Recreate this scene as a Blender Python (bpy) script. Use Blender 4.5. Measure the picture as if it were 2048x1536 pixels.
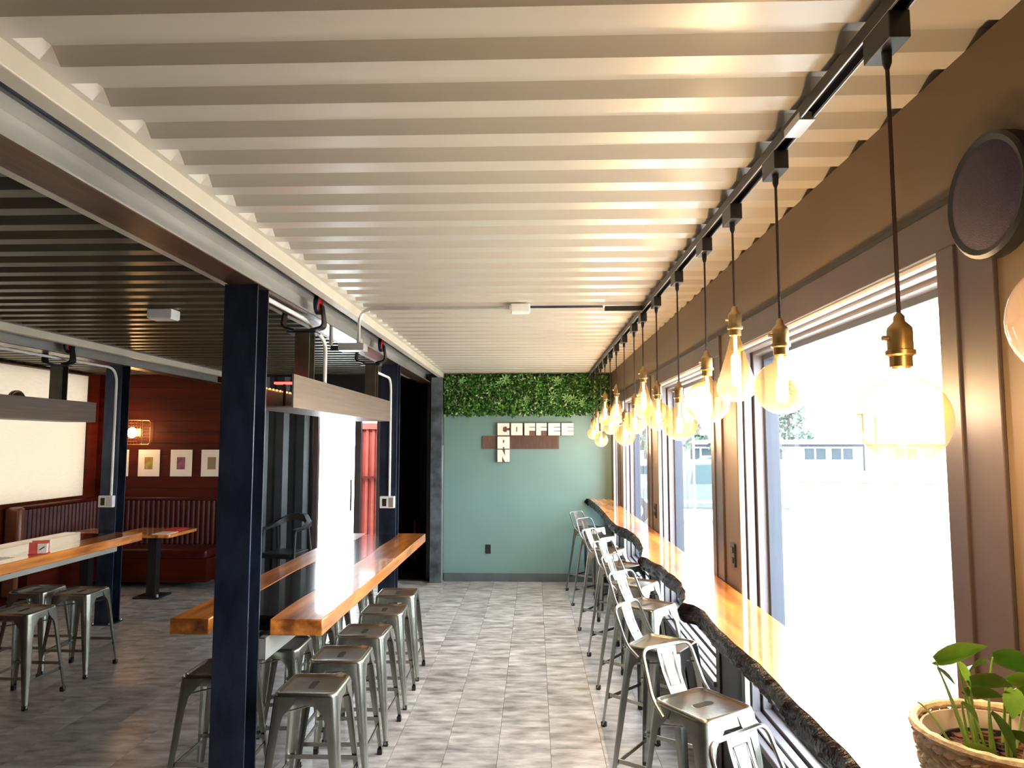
import bpy, math, random
from mathutils import Vector, Matrix
random.seed(7)
D = bpy.data
SC = bpy.context.scene
C = SC.collection
for o in list(D.objects): D.objects.remove(o)

# ---------------------------------------------------------------- camera, sky, exposure
CAMZ = 1.786
cam_d = D.cameras.new('camera'); cam = D.objects.new('camera', cam_d); C.objects.link(cam)
cam_d.sensor_fit = 'HORIZONTAL'; cam_d.sensor_width = 36.0
FPX = 1400.0
cam_d.lens = 36.0 * FPX / 2048.0
K = FPX / 1500.0      # depth scale of the measured positions
cam_d.clip_start = 0.05; cam_d.clip_end = 600
nrm_ = math.sqrt(FPX ** 2 + 45 ** 2 + 117 ** 2); phi = math.asin(45 / nrm_); th = math.asin(117 / nrm_ / math.cos(phi))
cam.location = (0, 0, CAMZ)
cam.rotation_euler = (math.pi / 2 + th, 0, phi)
SC.camera = cam

SKY = 13.0
wd = D.worlds.new('sky'); SC.world = wd; wd.use_nodes = True
bg = wd.node_tree.nodes['Background']
bg.inputs[0].default_value = (0.87, 0.945, 1.0, 1); bg.inputs[1].default_value = SKY

SC.view_settings.view_transform = 'Standard'
SC.view_settings.look = 'None'
SC.view_settings.gamma = 1.0
SC.view_settings.use_curve_mapping = False
SC.view_settings.exposure = 0.35
SC.cycles.use_denoising = True
SC.cycles.max_bounces = 9
SC.cycles.diffuse_bounces = 5
SC.cycles.glossy_bounces = 4
SC.cycles.transmission_bounces = 6
SC.cycles.transparent_max_bounces = 32
SC.cycles.sample_clamp_indirect = 8
SC.cycles.caustics_reflective = False
SC.cycles.caustics_refractive = False
WX = 1.0       # inner face of the right wall
WINS = [(a * K, b * K) for a, b in [(1.84, 3.76), (4.24, 6.16), (6.66, 8.60), (9.02, 9.64)]]
WZ0, WZ1 = 0.49, 2.25
BACKY = 9.86 * K
def portal(name, loc, rot, sx, sy):
    l = D.lights.new(name, 'AREA'); l.shape = 'RECTANGLE'; l.size = sx; l.size_y = sy
    l.cycles.is_portal = True
    o = D.objects.new(name, l); C.objects.link(o); o.location = loc; o.rotation_euler = rot
for a, b in WINS:
    portal('window_portal', (1.26, (a + b) / 2, (WZ0 + WZ1) / 2), (0, math.pi / 2, 0), WZ1 - WZ0, b - a)
portal('door_portal', (-2.47, BACKY + .13, 1.15), (-math.pi / 2, 0, 0), 0.86, 2.3)
portal('blind_portal', (-6.05, 6.25 * K, 1.9), (0, -math.pi / 2, 0), 1.6, 6.7 * K)

# ---------------------------------------------------------------- materials
def srgb(r, g, b):
    f = lambda c: (c / 255 / 12.92) if c / 255 <= .04045 else ((c / 255 + .055) / 1.055) ** 2.4
    return (f(r), f(g), f(b))
MATS = {}
def mat(name, col, rough=.5, metal=0., var=.12, nscale=6., stretch=(1, 1, 1), bump=0., bscale=40., coat=0., spec=.5,
        emis=None, estr=0., obj_rand=0., col2=None):
    if name in MATS: return MATS[name]
    m = D.materials.new(name); m.use_nodes = True; nt = m.node_tree; N = nt.nodes; L = nt.links
    p = N['Principled BSDF']
    tc = N.new('ShaderNodeTexCoord'); mp = N.new('ShaderNodeMapping'); mp.inputs['Scale'].default_value = stretch
    L.new(tc.outputs['Object'], mp.inputs[0])
    nz = N.new('ShaderNodeTexNoise'); nz.inputs['Scale'].default_value = nscale; nz.inputs['Detail'].default_value = 5
    L.new(mp.outputs[0], nz.inputs['Vector'])
    rp = N.new('ShaderNodeValToRGB')
    a = [c * (1 - var) for c in col]; b = [min(1, c * (1 + var)) for c in (col2 or col)]
    rp.color_ramp.elements[0].color = (*a, 1); rp.color_ramp.elements[1].color = (*b, 1)
    rp.color_ramp.elements[0].position = .3; rp.color_ramp.elements[1].position = .7
    L.new(nz.outputs['Fac'], rp.inputs[0])
    out = rp.outputs[0]
    if obj_rand:
        oi = N.new('ShaderNodeObjectInfo'); mr = N.new('ShaderNodeMapRange')
        mr.inputs[3].default_value = 1 - obj_rand; mr.inputs[4].default_value = 1 + obj_rand
        L.new(oi.outputs['Random'], mr.inputs[0])
        vm = N.new('ShaderNodeVectorMath'); vm.operation = 'SCALE'
        L.new(out, vm.inputs[0]); L.new(mr.outputs[0], vm.inputs['Scale']); out = vm.outputs[0]
        ad = N.new('ShaderNodeVectorMath'); ad.operation = 'ADD'
        cm = N.new('ShaderNodeCombineXYZ')
        ml = N.new('ShaderNodeMath'); ml.operation = 'MULTIPLY'; ml.inputs[1].default_value = 40
        L.new(oi.outputs['Random'], ml.inputs[0])
        for i in range(3): L.new(ml.outputs[0], cm.inputs[i])
        L.new(tc.outputs['Object'], ad.inputs[0]); L.new(cm.outputs[0], ad.inputs[1]); L.new(ad.outputs[0], mp.inputs[0])
    L.new(out, p.inputs['Base Color'])
    p.inputs['Roughness'].default_value = rough; p.inputs['Metallic'].default_value = metal
    p.inputs['Coat Weight'].default_value = coat; p.inputs['Coat Roughness'].default_value = .04
    p.inputs['Specular IOR Level'].default_value = spec
    if emis:
        p.inputs['Emission Color'].default_value = (*emis, 1); p.inputs['Emission Strength'].default_value = estr
    if bump:
        nb = N.new('ShaderNodeTexNoise'); nb.inputs['Scale'].default_value = bscale; nb.inputs['Detail'].default_value = 4
        L.new(mp.outputs[0], nb.inputs['Vector'])
        bp = N.new('ShaderNodeBump'); bp.inputs['Strength'].default_value = bump; bp.inputs['Distance'].default_value = .01
        L.new(nb.outputs['Fac'], bp.inputs['Height']); L.new(bp.outputs[0], p.inputs['Normal'])
    MATS[name] = m
    return m
def glass(name, tint, ior=1.45, edge=None):
    m = D.materials.new(name); m.use_nodes = True; nt = m.node_tree; N = nt.nodes; L = nt.links
    N.remove(N['Principled BSDF']); out = N['Material Output']
    tr = N.new('ShaderNodeBsdfTransparent'); gl = N.new('ShaderNodeBsdfGlossy'); gl.inputs['Roughness'].default_value = .02
    tc = N.new('ShaderNodeTexCoord'); nz = N.new('ShaderNodeTexNoise'); nz.inputs['Scale'].default_value = 3
    L.new(tc.outputs['Object'], nz.inputs['Vector'])
    rp = N.new('ShaderNodeValToRGB'); e = edge or tint
    rp.color_ramp.elements[0].color = (*[c * .97 for c in tint], 1); rp.color_ramp.elements[1].color = (*tint, 1)
    L.new(nz.outputs['Fac'], rp.inputs[0])
    if edge:
        lw = N.new('ShaderNodeLayerWeight'); lw.inputs[0].default_value = .35
        mx = N.new('ShaderNodeMixRGB'); mx.inputs[2].default_value = (*edge, 1)
        L.new(lw.outputs['Facing'], mx.inputs[0]); L.new(rp.outputs[0], mx.inputs[1]); L.new(mx.outputs[0], tr.inputs[0])
    else:
        L.new(rp.outputs[0], tr.inputs[0])
    fr = N.new('ShaderNodeFresnel'); fr.inputs[0].default_value = ior
    ge = N.new('ShaderNodeNewGeometry'); sb = N.new('ShaderNodeMath'); sb.operation = 'SUBTRACT'; sb.inputs[0].default_value = 1
    L.new(ge.outputs['Backfacing'], sb.inputs[1]); ml = N.new('ShaderNodeMath'); ml.operation = 'MULTIPLY'
    L.new(fr.outputs[0], ml.inputs[0]); L.new(sb.outputs[0], ml.inputs[1])
    ms = N.new('ShaderNodeMixShader'); L.new(ml.outputs[0], ms.inputs[0]); L.new(tr.outputs[0], ms.inputs[1]); L.new(gl.outputs[0], ms.inputs[2])
    L.new(ms.outputs[0], out.inputs[0]); MATS[name] = m
    return m
STEEL = mat('raw_steel', (.46, .45, .42), .42, .55, .25, 5, (1, .25, 1), .15, 30)
STEELD = mat('dark_column_steel', (.030, .042, .075), .34, .6, .5, 7, (1, 1, .4), .15, 25)
RAIL = mat('rail_paint', srgb(205, 198, 182), .45, 0, .06, 4)
CEIL = mat('ceiling_paint', srgb(190, 185, 172), .27, 0, .05, 2, (.3, 1, 1), .05, 3)
CEILD = mat('ceiling_dark_tone', srgb(70, 66, 50), .33, 0, .08, 2, (.3, 1, 1), .05, 3)  # darker ceiling tone for the middle and left containers
WALLR = mat('taupe_wall_paint', srgb(108, 89, 66), .55, 0, .05, 3, bump=.05, bscale=200)
WALLT = mat('sage_wall_paint', srgb(112, 145, 142), .55, 0, .04, 2, bump=.05, bscale=200)
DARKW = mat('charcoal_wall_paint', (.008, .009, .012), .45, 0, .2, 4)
CASING = mat('bronze_casing', srgb(80, 67, 64), .4, .1, .1, 6)
CASD = mat('dark_shadow_gap', (.02, .017, .015), .7)
ALUB = mat('blue_grey_sash', (.05, .062, .095), .35, 0, .05, 5)
ALU = mat('grey_window_frame', srgb(132, 128, 134), .35, .3, .05, 5)
ALUD = mat('dark_window_gasket', (.03, .02, .025), .5)
BASEB = mat('grey_baseboard', srgb(82, 92, 96), .5)
BROWN = mat('brown_wood_panel', (.072, .008, .0025), .5, 0, .35, 3, (.3, 1, 4), .15, 8, spec=.18)
LEATHER = mat('oxblood_leather', (.060, .008, .005), .36, 0, .3, 8, bump=.1, bscale=60, spec=.25)
TILE = mat('vinyl_tile', srgb(130, 126, 125), .34, 0, .12, 7, (.8, 2.0, 1), .02, 30, obj_rand=.09, col2=srgb(196, 193, 192))
GROUT = mat('floor_joint', srgb(70, 66, 64), .7)
WOOD = mat('orange_epoxied_wood', (.36, .085, .012), .3, 0, .3, 3.2, (5, .5, 5), .04, 12, coat=1., col2=(.80, .27, .045))
RESIN = mat('black_resin', (.012, .008, .008), .15, 0, .3, 5, coat=1.)
BARK = mat('black_bark', (.012, .006, .007), .24, 0, .6, 30, bump=.8, bscale=60, coat=.0, spec=.10)
GUN = mat('gunmetal', (.35, .35, .31), .27, .96, .18, 7, bump=.04, bscale=60)
GUNL = mat('gunmetal_light', (.36, .355, .33), .28, .9, .12, 7)
RUBBER = mat('black_rubber', (.012, .012, .012), .6)
BLACK = mat('black_plastic', (.012, .012, .014), .4)
BRASS = mat('aged_brass', (.42, .28, .12), .32, .9, .2, 20)
WHITEM = mat('white_enamel', (.75, .75, .74), .35)
ZINC = mat('galvanised_conduit', (.62, .62, .62), .3, .7, .1, 10)
REDP = mat('red_wheel_paint', (.6, .03, .03), .4)
LETTER = mat('cream_letter', srgb(250, 238, 225), .5, var=.03)
SIGNW = mat('dark_walnut', srgb(98, 72, 62), .5, 0, .3, 10, (14, 1, 1), .1, 40)
FIL = mat('lamp_filament', (1, .8, .5), .5, emis=(1, .70, .34), estr=22)
GLOWG = glass('amber_glass', (1, .89, .46), 1.5, edge=(.96, .56, .14))
nt_ = GLOWG.node_tree      # translucent share added to make the bulb glass glow: the lamp inside lights it
tb_ = nt_.nodes.new('ShaderNodeBsdfTranslucent'); tb_.inputs[0].default_value = (1, .78, .42, 1)
mb_ = nt_.nodes.new('ShaderNodeMixShader'); mb_.inputs[0].default_value = .030
src_ = nt_.nodes['Material Output'].inputs[0].links[0].from_socket
nt_.links.new(src_, mb_.inputs[1]); nt_.links.new(tb_.outputs[0], mb_.inputs[2]); nt_.links.new(mb_.outputs[0], nt_.nodes['Material Output'].inputs[0])
PANE = glass('clear_glass', (.95, .97, .97), 1.45)

# ---------------------------------------------------------------- mesh helpers
class MB:
    def __init__(s): s.v = []; s.f = []; s.m = []; s.cur = 0
    def add(s, vs, fs):
        n = len(s.v); s.v += [tuple(p) for p in vs]; s.f += [tuple(i + n for i in f) for f in fs]; s.m += [s.cur] * len(fs)
        return s
    def box(s, x0, x1, y0, y1, z0, z1):
        vs = [(x, y, z) for z in (z0, z1) for y in (y0, y1) for x in (x0, x1)]
        return s.add(vs, [(0, 2, 3, 1), (4, 5, 7, 6), (0, 1, 5, 4), (2, 6, 7, 3), (0, 4, 6, 2), (1, 3, 7, 5)])
    def obox(s, c, u, v, w):          # oriented box: centre and three half vectors
        c, u, v, w = map(Vector, (c, u, v, w))
        vs = [c + a * u + b * v + d * w for d in (-1, 1) for b in (-1, 1) for a in (-1, 1)]
        return s.add(vs, [(0, 2, 3, 1), (4, 5, 7, 6), (0, 1, 5, 4), (2, 6, 7, 3), (0, 4, 6, 2), (1, 3, 7, 5)])
    def loft(s, loops, cap0=True, cap1=True, closed=True):
        n = len(loops[0]); vs = [p for l in loops for p in l]; fs = []
        for k in range(len(loops) - 1):
            for i in range(n if closed else n - 1):
                j = (i + 1) % n
                fs.append((k * n + i, k * n + j, (k + 1) * n + j, (k + 1) * n + i))
        if cap0: fs.append(tuple(range(n - 1, -1, -1)))
        if cap1: fs.append(tuple((len(loops) - 1) * n + i for i in range(n)))
        return s.add(vs, fs)
    def tube(s, pts, r, n=8, cap=True):
        pts = [Vector(p) for p in pts]; loops = []; prev = None
        for i, p in enumerate(pts):
            t = (pts[min(i + 1, len(pts) - 1)] - pts[max(i - 1, 0)]).normalized()
            if prev is None:
                a = Vector((0, 0, 1)) if abs(t.z) < .9 else Vector((1, 0, 0))
                u = t.cross(a).normalized()
            else:
                u = (prev - t * prev.dot(t)).normalized()
            prev = u; w = t.cross(u)
            rr = r[i] if isinstance(r, (list, tuple)) else r
            loops.append([p + (u * math.cos(2 * math.pi * k / n) + w * math.sin(2 * math.pi * k / n)) * rr for k in range(n)])
        return s.loft(loops, cap, cap)
    def lathe(s, prof, n=24, c=(0, 0, 0), axis='z', cap=False):
        loops = []
        for r, z in prof:
            l = []
            for k in range(n):
                a = 2 * math.pi * k / n; x, y = r * math.cos(a), r * math.sin(a)
                p = (x, y, z) if axis == 'z' else ((z, x, y) if axis == 'x' else (y, z, x))
                l.append((c[0] + p[0], c[1] + p[1], c[2] + p[2]))
            loops.append(l)
        return s.loft(loops, cap, cap)
    def prism(s, poly, h0, h1, plane='xy'):
        def P(a, b, h): return {'xy': (a, b, h), 'xz': (a, h, b), 'yz': (h, a, b)}[plane]
        return s.loft([[P(a, b, h0) for a, b in poly], [P(a, b, h1) for a, b in poly]])
    def build(s, name, m, parent=None, smooth=True, angle=38, bevel=0, kind=None, label=None, loc=None):
        me = D.meshes.new(name); me.from_pydata(s.v, [], s.f)
        for mm in (m if isinstance(m, (list, tuple)) else [m]): me.materials.append(mm)
        if any(s.m): me.polygons.foreach_set('material_index', s.m)
        import bmesh
        bm = bmesh.new(); bm.from_mesh(me); bmesh.ops.recalc_face_normals(bm, faces=bm.faces); bm.to_mesh(me); bm.free()
        if smooth:
            me.shade_smooth(); me.set_sharp_from_angle(angle=math.radians(angle))
        o = D.objects.new(name, me); C.objects.link(o)
        if parent: o.parent = parent
        if loc: o.location = loc
        if bevel:
            bv = o.modifiers.new('bevel', 'BEVEL'); bv.width = bevel; bv.segments = 2; bv.limit_method = 'ANGLE'
        if kind: o['kind'] = kind
        if label: o['label'] = label
        return o
def tag(o, label, cat, group=None):
    o['label'] = label; o['category'] = cat
    if group: o['group'] = group
    return o
def thing(name, label, cat, loc=(0, 0, 0), rz=0, group=None):
    o = D.objects.new(name, None); C.objects.link(o); o.empty_display_size = .1
    o.location = loc; o.rotation_euler = (0, 0, rz)
    return tag(o, label, cat, group)
def struct(name, loc=(0, 0, 0)):
    o = D.objects.new(name, None); C.objects.link(o); o.location = loc; o['kind'] = 'structure'; return o
def S(name, mb, m, **k): return mb.build(name, m, kind='structure', **k)
def dup(o, loc, rz, label):
    def cp(a, par):
        c = a.copy(); C.objects.link(c); c.parent = par
        for ch in a.children: cp(ch, c)
        return c
    r = cp(o, None); r.location = loc; r.rotation_euler = (0, 0, rz); r['label'] = label
    return r
def arc(cx, cy, r, a0, a1, n):
    return [(cx + r * math.cos(math.radians(a0 + (a1 - a0) * i / n)), cy + r * math.sin(math.radians(a0 + (a1 - a0) * i / n))) for i in range(n + 1)]
def rrect(hx, hy, r, n=5):
    p = []
    for sx, sy, a in ((1, 1, 0), (-1, 1, 90), (-1, -1, 180), (1, -1, 270)):
        p += arc(sx * (hx - r), sy * (hy - r), r, a, a + 90, n)
    return p
def fillet(pts, r, n=5):            # round the inner corners of a polyline
    pts = [Vector(p) for p in pts]; out = [pts[0]]
    for i in range(1, len(pts) - 1):
        a, b, c = pts[i - 1], pts[i], pts[i + 1]
        d1 = (a - b).normalized(); d2 = (c - b).normalized()
        rr = min(r, (a - b).length * .49, (c - b).length * .49)
        p0 = b + d1 * rr; p1 = b + d2 * rr
        for k in range(n + 1):
            t = k / n; out.append(p0 * (1 - t) ** 2 + b * 2 * t * (1 - t) + p1 * t ** 2)
    out.append(pts[-1]); return out

# ---------------------------------------------------------------- setting: floor, ceilings, walls
FX0, FX1, FY0 = -5.83, 1.0, -2.15
fl = S('floor', MB().box(-6.0, 1.2, FY0 - .1, BACKY + .1, -.12, -.004), GROUT, smooth=False)
tile_mesh = None
far = MB()
tw, tl = .305, .61
for i in range(-19, 4):
    xa = -.216 + i * tw; off = (0 if i % 2 else tl / 2)
    x0 = max(xa + .0012, FX0); x1 = min(xa + tw - .0012, FX1)
    if x1 - x0 < .02: continue
    for j in range(-5, 18):
        y0 = max(j * tl + off + .0012, FY0); y1 = min((j + 1) * tl + off - .0012, BACKY)
        if y1 - y0 < .02: continue
        if y1 < 3.2:
            far.box(x0, x1, y0, y1, -.004, 0)
        elif abs(x1 - x0 - tw + .0024) < 1e-4 and abs(y1 - y0 - tl + .0024) < 1e-4:
            if tile_mesh is None:
                t = MB().box(-(tw - .0024) / 2, (tw - .0024) / 2, -(tl - .0024) / 2, (tl - .0024) / 2, -.004, 0).build('tile', TILE, fl, smooth=False)
                tile_mesh = t.data
            else:
                t = D.objects.new('tile', tile_mesh); C.objects.link(t); t.parent = fl
            t.location = ((x0 + x1) / 2, (y0 + y1) / 2, 0)
        else:
            cx, cy = (x0 + x1) / 2, (y0 + y1) / 2
            MB().box(x0 - cx, x1 - cx, y0 - cy, y1 - cy, -.004, 0).build('tile', TILE, fl, smooth=False, loc=(cx, cy, 0))
far.build('tile', TILE, fl, smooth=False, kind='stuff')

CZ = 2.69
def roof(name, xa, xb, taper_l, taper_r, m):
    P = .2145 * K; dep = .034
    ys = []
    y = 1.70 * K - 19 * P
    while y < BACKY + .2:
        for dy, g in ((0, 0), (.083 * K, 0), (.118 * K, 1), (.177 * K, 1)):
            if FY0 - .1 <= y + dy <= BACKY + .02: ys.append((y + dy, g))
        y += P
    xs = []
    xs += [(xa, 0), (xa + .080, 0), (xa + .108, 1)] if taper_l else [(xa, 1)]
    xs += [((xa + xb) / 2, 1)]
    xs += [(xb - .108, 1), (xb - .080, 0), (xb, 0)] if taper_r else [(xb, 1)]
    mb = MB(); n = len(xs)
    vs = [(x, yy, CZ + dep * g * t) for yy, g in ys for x, t in xs]
    fs = [(r * n + c, r * n + c + 1, (r + 1) * n + c + 1, (r + 1) * n + c) for r in range(len(ys) - 1) for c in range(n - 1)]
    mb.add(vs, fs)
    o = S(name, mb, m, smooth=False)
    return o
roof('ceiling', -1.25, 1.16, True, False, CEIL)
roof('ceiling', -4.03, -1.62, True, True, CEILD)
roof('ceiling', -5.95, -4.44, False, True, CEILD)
S('roof', MB().box(-6.2, 1.3, FY0 - .2, BACKY + .2, 2.80, 2.86), DARKW, smooth=False)  # unseen slab added over the ceilings to stop sky light leaking in

# right wall with four window openings
w = MB()
edges = [FY0] + [v for ab in WINS for v in ab] + [BACKY]
for k in range(0, len(edges), 2):
    w.box(WX, 1.2, edges[k], edges[k + 1], 0, CZ)
for a, b in WINS:
    w.box(WX, 1.2, a, b, WZ1, CZ)
w.box(1.14, 1.2, FY0, BACKY, CZ, 2.80)
wr = S('wall_right', w, WALLR, smooth=False)
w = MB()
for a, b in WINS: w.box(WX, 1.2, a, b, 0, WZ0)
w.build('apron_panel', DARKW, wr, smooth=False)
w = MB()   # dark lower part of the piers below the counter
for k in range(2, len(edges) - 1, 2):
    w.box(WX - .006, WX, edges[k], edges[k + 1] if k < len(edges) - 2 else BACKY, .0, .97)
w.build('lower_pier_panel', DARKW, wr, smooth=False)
S('shadow_line_1', MB().box(WX - .014, WX, 1.62 * K, BACKY, 2.357, 2.372), CASD, smooth=False)  # dark strip drawn in for the shadow line above the casings

for k, (a, b) in enumerate(WINS):
    r = struct('window_%d' % (k + 1))
    # casing: head board and the broad board on the near side
    MB().box(WX - .012, WX + .0, a - .20, b + .02, WZ1, 2.357).build('head_casing', CASING, r, smooth=False, bevel=.002)
    c = MB(); c.box(WX - .010, WX, a - .20, a - .07, 0.97, WZ1); c.box(WX - .016, WX, a - .07, a, 0.0, WZ1)
    c.build('side_casing', CASING, r, smooth=False, bevel=.002)
    # stepped profile of the frame (far jamb, near jamb, head, sill)
    def ring(x0, x1, inset, wdt, nm, m):
        f = MB()
        f.box(x0, x1, b - inset - wdt, b - inset, WZ0 + inset, WZ1 - inset)
        f.box(x0, x1, a + inset, a + inset + wdt, WZ0 + inset, WZ1 - inset)
        f.box(x0, x1, a + inset + wdt, b - inset - wdt, WZ1 - inset - wdt, WZ1 - inset)
        f.box(x0, x1, a + inset + wdt, b - inset - wdt, WZ0 + inset, WZ0 + inset + wdt)
        f.build(nm, m, r, smooth=False, bevel=.0015)
    ring(1.005, 1.028, 0, .012, 'outer_bead', WHITEM)
    ring(1.028, 1.036, 0, .004, 'gasket', ALUD)
    ring(1.036, 1.072, 0, .022, 'frame', ALU)
    ring(1.072, 1.082, 0, .008, 'gasket', ALUD)
    ring(1.082, 1.125, 0, .036, 'inner_frame', ALU)
    ring(1.125, 1.19, 0, .060, 'sash', ALUB)
    MB().box(1.152, 1.158, a + .058, b - .058, WZ0 + .058, WZ1 - .058).build('glass_pane', PANE, r, smooth=False)
    MB().box(WX - .03, 1.036, a + .005, b - .005, WZ0 - .03, WZ0).build('sill', ALU, r, smooth=False, bevel=.003)

# back walls
bw = S('wall_back', MB().box(-1.19, 1.2, BACKY, BACKY + .12, 0, 2.8), WALLT, smooth=False)
S('baseboard_back', MB().box(-1.18, .995, BACKY - .014, BACKY, 0, .105), BASEB, smooth=False, bevel=.003)
w = MB(); w.box(-4.10, -2.92, BACKY + .05, BACKY + .12, 0, 2.8)
w.box(-2.92, -2.0, BACKY, BACKY + .12, 2.30, 2.8); w.box(-2.0, -1.19, BACKY, BACKY + .12, 2.66, 2.8); w.box(-2.04, -1.95, BACKY, BACKY + .12, 0, 2.30)
w.box(-1.41, -1.19, BACKY, BACKY + .12, 0, 2.66); w.box(-2.0, -1.95, BACKY, BACKY + .12, 2.3, 2.66)
S('wall_back', w, DARKW, smooth=False)
poly = []; x = -4.10; 
while x < -2.95:
    poly += [(x, BACKY + .04), (x + .07, BACKY + .04), (x + .12, BACKY - .01), (x + .22, BACKY - .01)]; x += .278
poly = [p for p in poly if p[0] < -2.92] + [(-2.92, BACKY - .01)]
S('wall_back', MB().prism(poly + [(-2.92, BACKY + .05), (-4.10, BACKY + .05)], 0, 2.66), mat('corrugated_charcoal', (.035, .045, .055), .35, .3, .2, 4))
wb3 = S('wall_back', MB().box(-6.0, -4.10, BACKY, BACKY + .12, 0, 2.8), DARKW, smooth=False)
z = 0.0
while z < 2.68:        # horizontal brown boards
    MB().box(-5.83, -4.10, BACKY - .016, BACKY, z + .002, min(z + .146, 2.69)).build('plank', BROWN, wb3, smooth=False, bevel=.002)
    z += .148
# hall behind the opening
HY = BACKY + 2.7
for nm, bxs in (('wall_hall_left', (-2.0, -1.95, BACKY + .12, HY, 0, 2.66)), ('wall_hall_right', (-1.41, -1.36, BACKY + .12, HY, 0, 2.66)), ('wall_hall_back', (-2.0, -1.36, HY, HY + .05, 0, 2.66)),
                ('ceiling', (-2.0, -1.36, BACKY + .12, HY + .05, 2.66, 2.7)), ('floor', (-2.0, -1.36, BACKY + .1, HY + .05, -.1, -.001))):
    S(nm, MB().box(*bxs), DARKW, smooth=False)
# left wall with the long window and its blind
LY0, LY1 = 2.9 * K, 9.60 * K
w = MB(); w.box(-6.0, -5.83, FY0, LY0, 0, 2.8); w.box(-6.0, -5.83, LY1, BACKY, 0, 2.8)
w.box(-6.0, -5.83, LY0, LY1, 0, 1.10); w.box(-6.0, -5.83, LY0, LY1, 2.67, 2.8)
S('wall_left', w, BROWN, smooth=False)
S('wall_front', MB().box(-6.0, 1.2, FY0 - .1, FY0, 0, 2.8), DARKW, smooth=False)
BL = D.materials.new('blind_fabric'); BL.use_nodes = True; nt = BL.node_tree
nt.nodes.remove(nt.nodes['Principled BSDF'])
tl_ = nt.nodes.new('ShaderNodeBsdfTranslucent'); df_ = nt.nodes.new('ShaderNodeBsdfDiffuse'); mx_ = nt.nodes.new('ShaderNodeMixShader')
nz_ = nt.nodes.new('ShaderNodeTexNoise'); nz_.inputs['Scale'].default_value = 60; rp_ = nt.nodes.new('ShaderNodeValToRGB')
rp_.color_ramp.elements[0].color = (.42, .37, .31, 1); rp_.color_ramp.elements[1].color = (.50, .45, .38, 1)
nt.links.new(nz_.outputs[0], rp_.inputs[0]); nt.links.new(rp_.outputs[0], tl_.inputs[0]); nt.links.new(rp_.outputs[0], df_.inputs[0])
mx_.inputs[0].default_value = .35; nt.links.new(tl_.outputs[0], mx_.inputs[1]); nt.links.new(df_.outputs[0], mx_.inputs[2])
nt.links.new(mx_.outputs[0], nt.nodes['Material Output'].inputs[0])
r = struct('window_5')
f = MB(); f.box(-5.84, -5.80, LY1 - .04, LY1 + .04, 1.06, 2.68); f.box(-5.84, -5.80, LY0 - .04, LY1 - .04, 1.06, 1.11); f.box(-5.84, -5.80, LY0 - .04, LY0 + .02, 1.11, 2.68)
f.build('frame', BROWN, r, smooth=False, bevel=.003)
b = thing('roller_blind', 'cream backlit blind drawn down over the long window of the left wall', 'blind')
MB().box(-5.822, -5.820, LY0 + .02, LY1 - .04, 1.11, 2.655).build('fabric', BL, b, smooth=False)
MB().tube([(-5.81, LY0 + .02, 2.665), (-5.81, LY1 - .04, 2.665)], .02, 10).build('roller', BLACK, b)

# container rails, beams and columns
def beam(cx, name):
    mb = MB(); ya, yb = FY0, BACKY
    mb.box(cx - .075, cx + .075, ya, yb, 2.571, 2.578)
    mb.box(cx - .075, cx + .075, ya, yb, 2.680, 2.692)
    mb.box(cx - .005, cx + .005, ya, yb, 2.578, 2.680)
    r = S(name, mb, STEEL, smooth=False)
    MB().box(cx - .075, cx + .075, ya, yb, 2.566, 2.571).build('lower_flange', mat('rusty_mill_steel', (.10, .055, .04), .28, .55, .6, 5, (2, .3, 1), .1, 20), r, smooth=False)
    f = MB(); f.box(cx - .16, cx + .16, ya, yb, 2.70, 2.80); f.build('filler_plate', DARKW, r, smooth=False)
    for s in (1, -1):
        x0, x1 = sorted((cx + s * .243, cx + s * .183))
        q = MB(); q.box(x0, x1, ya, yb, 2.630, 2.70); q.build('container_rail', RAIL, r, smooth=False, bevel=.004)
        x0, x1 = sorted((cx + s * .185, cx + s * .07))
        q = MB(); q.box(x0, x1, ya, yb, 2.693, 2.70); q.build('gap_plate', STEELD, r, smooth=False)
    return r
B1, B2 = -1.435, -4.235
beam(B1, 'beam'); beam(B2, 'beam')
def column(cx, y0, label, top=2.566, d=.15):
    cx -= .010
    t = thing('steel_column', label, 'column', (cx, y0 + d / 2, 0), 0, 'steel columns under the beams')
    h = d / 2
    MB().box(-.083, .083, -h, -h + .012, .012, top).build('flange', STEELD, t, smooth=False, bevel=.0015)
    MB().box(-.083, .083, h - .012, h, .012, top).build('flange', STEELD, t, smooth=False, bevel=.0015)
    MB().box(-.005, .005, -h + .012, h - .012, .012, top).build('web', STEELD, t, smooth=False)
    p = MB(); p.box(-.10, .10, -h - .03, h + .03, 0, .012); p.build('base_plate', STEELD, t, smooth=False, bevel=.002)
    for sx in (-1, 1):
        for sy in (-1, 1):
            MB().lathe([(0, .006), (.012, .006), (.012, .018), (0, .018)], 6, (sx * .085, sy * (h + .018), .006)).build('bolt', ZINC, t)
    return t
column(B1, 3.60 * K, 'dark blue-black steel column in front, between the two wooden halves at the near end of the river table')
column(B1, 7.40 * K, 'dark steel column with outlet box behind the far end of the river table')
column(B2, 7.40 * K, 'dark steel column with bent conduit behind the left communal table')
column(B2, 3.60 * K, 'dark steel column outside the frame at the near end of the left table')
t = thing('corner_post', 'dark scratched steel corner post beside the sage green wall', 'post', (-1.265, BACKY - .10, 0))
MB().box(-.073, .073, -.08, .08, .012, 2.63).build('tube', mat('scratched_post_steel', (.11, .13, .155), .4, .5, .6, 6, bump=.1), t, smooth=False, bevel=.004)
MB().box(-.10, .09, -.11, .098, 0, .012).build('base_plate', STEEL, t, smooth=False, bevel=.002)
MB().box(.073, .083, -.02, .0, .012, 1.75).build('edge_strip', ZINC, t, smooth=False)

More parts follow.
